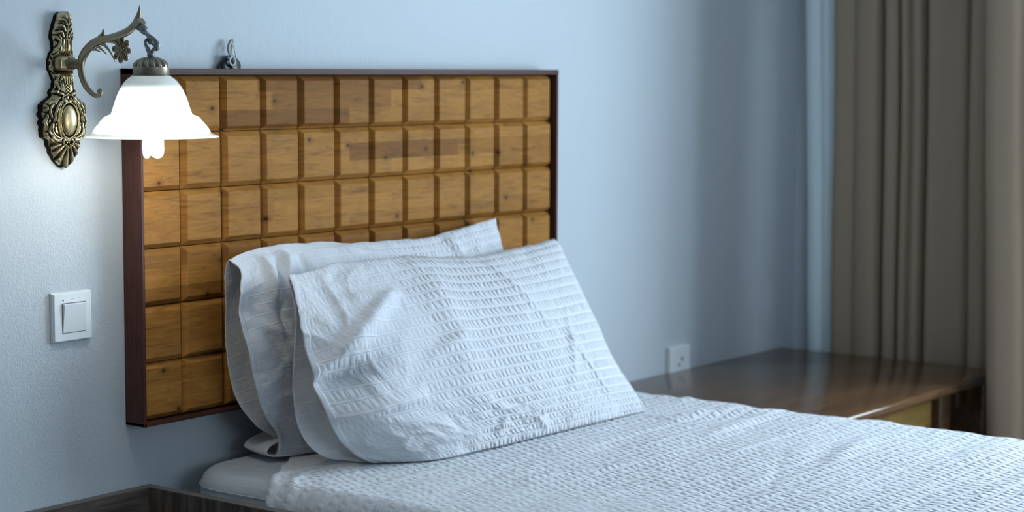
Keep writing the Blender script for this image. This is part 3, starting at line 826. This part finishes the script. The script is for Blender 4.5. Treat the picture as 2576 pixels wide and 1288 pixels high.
# ---------------------------------------------------------------- pillows
def scallop(curve_, amp, k): return curve_
def pillow(name, label, cB, cT, cFL, cR, cBL, nrm, bf, bb_, mat, ridges_f, seed, lenU, lenV, insert):
    nx, ny = 260, 170
    root = thing(name, label, 'pillow', tuple(cB[0]), 'pillows leaning against the headboard')
    F = coons(cB, cT, cFL, cR, nx, ny); G = coons(cB, cT, cBL, cR, nx, ny)
    u = np.linspace(0, 1, nx)[None]; v = np.linspace(0, 1, ny)[:, None]
    U, V = np.broadcast_arrays(u*lenU, v*lenV)
    prof_u = np.clip(.22+.78*np.sin(np.clip(u*1.25, 0, 1)*PI/2)**1.2, 0, 1)*np.clip((1-u)/.35, 0, 1)**.55
    prof_v = (np.sin(v*PI))**.62
    prof_v = prof_v*(1.10-.25*v)
    nrm = np.array(nrm)/np.linalg.norm(nrm)
    bulge = prof_u*prof_v
    lift = np.array([0, 0, 1.0])
    F = F+nrm*(bulge*bf*np.clip(u/.12, 0, 1)**.8)[..., None]
    G = G-nrm*(bulge*bb_*np.clip(u/.12, 0, 1)**.8)[..., None]
    N = normals(F)
    if N[ny//2, nx//2] @ nrm < 0: N = -N
    open_ = np.clip(1-u/.45, 0, 1)
    edge_ = np.clip(np.minimum(v, 1-v)/.05, .15, 1)
    d = .0055*fbm(U*6+3, V*8, seed, 3) + .0035*fbm(U*9+V*14, V*7-U*3, seed+1, 4)*(.5+.9*open_)
    d = d+.0045*fbm(U*26, V*3.0, seed+2, 2)*np.exp(-(np.minimum(v, 1-v)/.09)**2)      # gathers at the seams
    q1 = fbm(U*7+2.0*fbm(U*5, V*6, seed+31, 2), V*11+1.5*fbm(U*6, V*5, seed+32, 2), seed+33, 3)
    crum = (1-np.abs(q1)*2.2)
    low = np.exp(-((V-.055)/.05)**2)*np.exp(-((U-.34)/.22)**2)
    d = d + .012*crum*low + .0045*crum*open_**1.2
    for r in ridges_f: d = d+ridge(U, V, *r)
    F = F+N*(d*edge_)[..., None]
    # seam waviness
    wv = .004*fbm(U*14, V*0+seed, seed+5, 3)
    for q in (F, G): q[-1, :, 2] += wv[-1]
    N2 = normals(G)
    if N2[ny//2, nx//2] @ nrm > 0: N2 = -N2
    G = G+N2*((.004*fbm(U*7, V*9, seed+9, 3)+.003*fbm(U*20, V*12, seed+8, 3))*edge_)[..., None]
    zc = .7580
    for q in (F, G): q[..., 2] = np.maximum(q[..., 2], zc+.0008)
    UVa = np.stack([U, V], -1)
    c = grid('pillowcase_front', F, UVa, mat, root, solid=.0012)
    c2 = grid('pillowcase_back', G, UVa, M['pillow_back'], root, solid=.0012)
    # stitched hems along the open end
    k = max(4, int(round(.017/lenU*nx)))
    for S_, nn, s_, own in ((F, N, .0007, c), (G, N2, .0007, c2)):
        hs_ = S_[:, :k]+nn[:, :k]*s_ + nn[:, :k]*(.0002*np.sin(np.linspace(0, PI, k)))[None, :, None]
        hs_ = hs_ + nn[:, :k]*(.0009*fbm(V[:, :k]*110, U[:, :k]*20, seed+4, 2))[..., None]
        grid('hem', hs_, UVa[:, :k], M['insert'], own, solid=.0006)
    # the pillow inside the case
    if insert:
        i0, i1, ta, tb, zz0 = insert
        ui = int(i0*nx)
        A = F[:, ui:]; B = G[:, ui:]
        mid = (A+B)/2; hl = (A-B)/2
        cols = A.shape[1]; cu = np.linspace(0, 1, cols)[None, :, None]
        cap = np.clip(cu/.10, 0, 1)**.5
        A2 = mid+hl*.90*cap; B2 = mid-hl*.90*cap
        sh = np.concatenate([A2, B2[::-1][:, :]], 0)
        UVi = np.concatenate([UVa[:, ui:], UVa[:, ui:][::-1]], 0)
        grid('pillow_filling', sh[:, ::4], UVi[:, ::4], M['insert'], root)
    return root

FB = [(.305,-.300,.757),(.388,-.367,.757),(.531,-.381,.757),(.696,-.386,.757),(.864,-.389,.757),(1.041,-.392,.757)]
FT = [(.197,-.200,1.091),(.346,-.180,1.099),(.528,-.165,1.096),(.763,-.150,1.078),(.946,-.140,1.083),(1.074,-.130,1.092)]
FL = [(.305,-.300,.757),(.259,-.285,.788),(.197,-.300,.837),(.163,-.300,.904),(.157,-.290,.948),(.159,-.265,1.003),(.177,-.235,1.043),(.197,-.200,1.091)]
FR = [(1.041,-.392,.757),(1.089,-.325,.788),(1.078,-.285,.848),(1.070,-.240,.920),(1.068,-.190,1.008),(1.080,-.145,1.072),(1.074,-.130,1.092)]
GL = [(.305,-.300,.757),(.277,-.250,.761),(.227,-.235,.781),(.199,-.225,.821),(.194,-.215,.880),(.203,-.205,.934),(.214,-.200,1.009),(.197,-.200,1.091)]
BB = [(.238,-.126,.757),(.315,-.155,.757),(.544,-.150,.757),(.787,-.152,.757),(1.139,-.136,.757)]
BT = [(.138,-.115,1.119),(.216,-.100,1.129),(.348,-.090,1.130),(.551,-.085,1.118),(.749,-.080,1.118),(.857,-.075,1.131),(.952,-.070,1.141)]
BL = [(.238,-.126,.757),(.235,-.135,.795),(.185,-.150,.845),(.159,-.155,.893),(.136,-.160,.963),(.124,-.155,1.016),(.128,-.150,1.062),(.150,-.130,1.100),(.138,-.115,1.119)]
BR = [(1.139,-.136,.757),(1.103,-.120,.833),(1.043,-.100,.941),(.986,-.090,1.021),(.963,-.080,1.076),(.956,-.075,1.114),(.952,-.070,1.141)]
HL = [(.238,-.126,.757),(.262,-.100,.783),(.212,-.100,.817),(.178,-.090,.864),(.161,-.085,.942),(.158,-.085,1.012),(.152,-.090,1.055),(.143,-.100,1.098),(.138,-.115,1.119)]
LU, LV = .85, .44
rf = [(.02, .245, .24, .35, .015, .020), (-.02, .205, .13, .235, .024, -.030), (.0, .150, .20, .165, .013, .016), (.34, .12, .43, .07, .012, .009),
      (.43, .07, .53, .085, .009, .008), (.26, .12, .36, .13, .009, .007), (.16, .05, .38, .06, .014, .010),
      (.43, .07, .47, .02, .009, .008), (.52, .10, .60, .13, .016, -.005), (.10, .10, .30, .11, .02, .007), (.25, .22, .38, .26, .012, .006),
      (.60, .12, .70, .26, .012, .007), (.72, .05, .66, .24, .010, .006), (.36, .40, .33, .16, .040, .010), (.55, .40, .62, .22, .010, .005), (.12, .36, .25, .34, .014, .006)]
pf = pillow('pillow', 'plump white seersucker pillow leaning in front, its open end facing left', FB, FT, FL, FR, GL, (-.10, -.90, .42), .074, .030, M['pillow'], rf, 21, LU, LV, (.05, 1, 0, 0, 0))
rb = [(.03, .38, .10, .20, .022, -.012), (.08, .42, .13, .30, .012, .012), (.16, .43, .15, .33, .012, .010), (.13, .42, .12, .25, .010, -.010), (.20, .42, .22, .34, .014, -.010), (.02, .30, .12, .26, .014, .006), (.3, .42, .5, .36, .02, .007), (.62, .43, .66, .36, .014, .008), (.75, .40, .70, .30, .02, .006)]
pb = pillow('pillow', 'taller white pillow behind, pressed against the headboard, its open case fanning out left', BB, BT, BL, BR, HL, (-.10, -.97, .15), .040, .020, M['pillow_back'], rb, 45, LU, LV, (.10, 1, 0, 0, 0))
# curled tongue of the rear pillowcase lying on the mattress
c = catmull([(.275, -.118, .779), (.250, -.120, .7785), (.226, -.124, .7755), (.213, -.128, .7680), (.219, -.131, .7625), (.243, -.135, .7605), (.275, -.150, .7600)], 60)
nn_ = 26; P = np.zeros((nn_, 60, 3))
for j in range(nn_):
    q = j/(nn_-1)
    P[j] = c+np.array([.020*q, .075*q, 0])
    P[j, :, 2] += .0022*np.sin(np.linspace(0, 5, 60)+q*3)+.006*q*np.linspace(1, 0, 60)
P[..., 2] = np.maximum(P[..., 2], .7590)
UVt = np.stack(np.meshgrid(np.linspace(0, .12, 60), np.linspace(0, .08, nn_)), -1)
grid('pillowcase_flap', P, UVt, M['insert'], pb, solid=.002)

# ---------------------------------------------------------------- open dark wood cabinet at the lower left
ns = thing('bedside_box', 'open-topped dark rustic wood bedside cabinet with raised rims below the switch', 'cabinet', (-.25, -.25, 0))
TZ = .7235
boxo('back_board', (-.60, .034, -.019, -.0005, .02, TZ-.0012), M['rustic_x'], ns, bev=.0006)
boxo('back_board_edge', (-.60, .0345, -.0192, -.0004, TZ-.0012, TZ), M['rustic_edge'], ns)
boxo('side_board', (.035, .053, -.52, -.0005, .02, TZ-.0012), M['rustic_z'], ns, bev=.0006)
boxo('side_board_edge', (.0348, .0532, -.5202, -.0004, TZ-.0012, TZ), M['rustic_edge'], ns)
boxo('side_board', (-.618, -.60, -.52, -.0005, .02, TZ), M['rustic_z'], ns, bev=.0006)
boxo('shelf', (-.60, .035, -.515, -.019, .50, .518), M['rustic_x'], ns)
boxo('front_board', (-.60, .035, -.52, -.502, .02, .50), M['rustic_x'], ns)
boxo('plinth', (-.60, .035, -.50, -.03, 0, .02), M['rustic_x'], ns)

# ---------------------------------------------------------------- desk
dk = thing('desk', 'polished dark walnut desk in the far corner beyond the bed', 'desk', (1.85, -.32, 0))
DZ = .712
o = boxo('desk_top', (1.36, 2.284, -.632, -.004, DZ-.024, DZ), M['desk'], dk, bev=.008, seg=4, smooth=True)
boxo('apron', (1.40, 1.925, -.607, -.587, DZ-.092, DZ-.0242), M['desk_apron'], dk, bev=.002)
boxo('apron', (2.20, 2.22, -.55, -.06, DZ-.092, DZ-.0242), M['desk'], dk, bev=.002)
boxo('apron', (1.42, 2.22, -.055, -.035, DZ-.092, DZ-.0242), M['desk'], dk, bev=.002)
boxo('drawer_side', (1.925, 1.945, -.600, -.06, DZ-.16, DZ-.0242), M['desk'], dk, bev=.002)
boxo('added_side_panel', (2.24, 2.26, -.60, -.06, 0, DZ-.0242), M['desk'], dk, bev=.002)  # panel added so the gap beside the leg stays dark
for x, y in ((1.985, -.605), (1.40, -.585), (2.19, -.09), (1.40, -.09)):
    boxo('leg', (x, x+.055, y, y+.055, 0, DZ-.0242), M['desk'], dk, bev=.004)

# ---------------------------------------------------------------- curtains
def curtain(name, label, ctrl, z0, z1, mat, lean, nz=40, thick=.003, seed=0, flat=False):
    """ctrl: list of (y, x) along the rail; a vertical cloth is drawn through them"""
    c = catmull([(x, y, 0) for y, x in ctrl], 420)
    s_ = np.concatenate([[0], np.cumsum(np.linalg.norm(np.diff(c, axis=0), axis=1))])
    zs_ = np.linspace(z0, z1, nz)
    P = np.zeros((nz, 420, 3)); UV = np.zeros((nz, 420, 2))
    for j, z in enumerate(zs_):
        q = (z-1.2)
        P[j, :, 0] = c[:, 0]+.003*fbm(s_*4, s_*0+z*1.2, seed, 2)
        P[j, :, 1] = c[:, 1]+q*lean+.006*fbm(s_*3, s_*0+z*1.5, seed+3, 2)
        P[j, :, 2] = z
        UV[j, :, 0] = s_; UV[j, :, 1] = z
    o = grid(name, P, UV, mat, None, solid=thick)
    return tag(o, label, 'curtain', 'taupe curtains' if 'taupe' in name else None)
def folds(seq):
    """seq: list of (y, kind): B broad front, C narrow deep crease"""
    out = []
    for y, x in seq: out.append((y, x))
    return out
# sheer lining next to the corner
curtain('sheer_curtain', 'narrow strip of pale sheer curtain hanging between the corner and the taupe curtain',
        [(-.038, 2.352), (-.045, 2.344), (-.062, 2.341), (-.080, 2.349), (-.100, 2.342), (-.120, 2.348), (-.150, 2.345), (-.165, 2.352)], .02, 2.45, M['sheer'], .030, seed=3)
XA = 2.305
seqA = [(-.130, 2.328), (-.136, 2.320), (-.150, XA+.012), (-.190, XA+.015), (-.205, XA+.004), (-.225, XA-.004), (-.250, XA-.006), (-.262, XA+.002), (-.268, XA+.035),
        (-.275, XA+.035), (-.282, XA+.010), (-.300, XA+.006), (-.312, XA+.012), (-.318, XA+.032), (-.324, XA+.020), (-.332, XA-.002), (-.345, XA-.004), (-.352, XA+.010), (-.358, XA+.004), (-.372, XA-.008),
        (-.385, XA-.004), (-.392, XA+.030), (-.398, XA+.030), (-.405, XA+.002), (-.425, XA-.006), (-.470, XA+.002), (-.500, XA+.008), (-.512, XA+.024), (-.520, XA+.008), (-.540, XA+.000), (-.555, XA+.020), (-.575, XA+.025), (-.62, XA+.02)]
curtain('taupe_curtain', 'gathered dark taupe curtain hanging in narrow folds right behind the desk', seqA, .02, 2.45, M['curtain'], .012, seed=11)
XB = 2.07
seqB = [(-.80, 2.30), (-.72, 2.26), (-.672, 2.16), (-.660, 2.10), (-.668, XB), (-.700, XB-.025), (-.742, XB-.020), (-.765, XB+.010), (-.772, XB+.040), (-.785, XB+.012), (-.82, XB+.01), (-.86, XB+.05), (-.90, XB+.10), (-.93, XB+.10), (-.955, XB+.15), (-.98, 2.27)]
curtain('taupe_curtain', 'nearer taupe curtain panel at the right edge, hanging in front of the desk end', seqB, .02, 2.45, M['curtain'], .028, seed=29)
rod = boxo('curtain_rail', (2.10, 2.36, -3.2, -.03, 2.455, 2.475), M['white_paint'])
tag(rod, 'white curtain rail near the ceiling above the curtains', 'curtain rail')
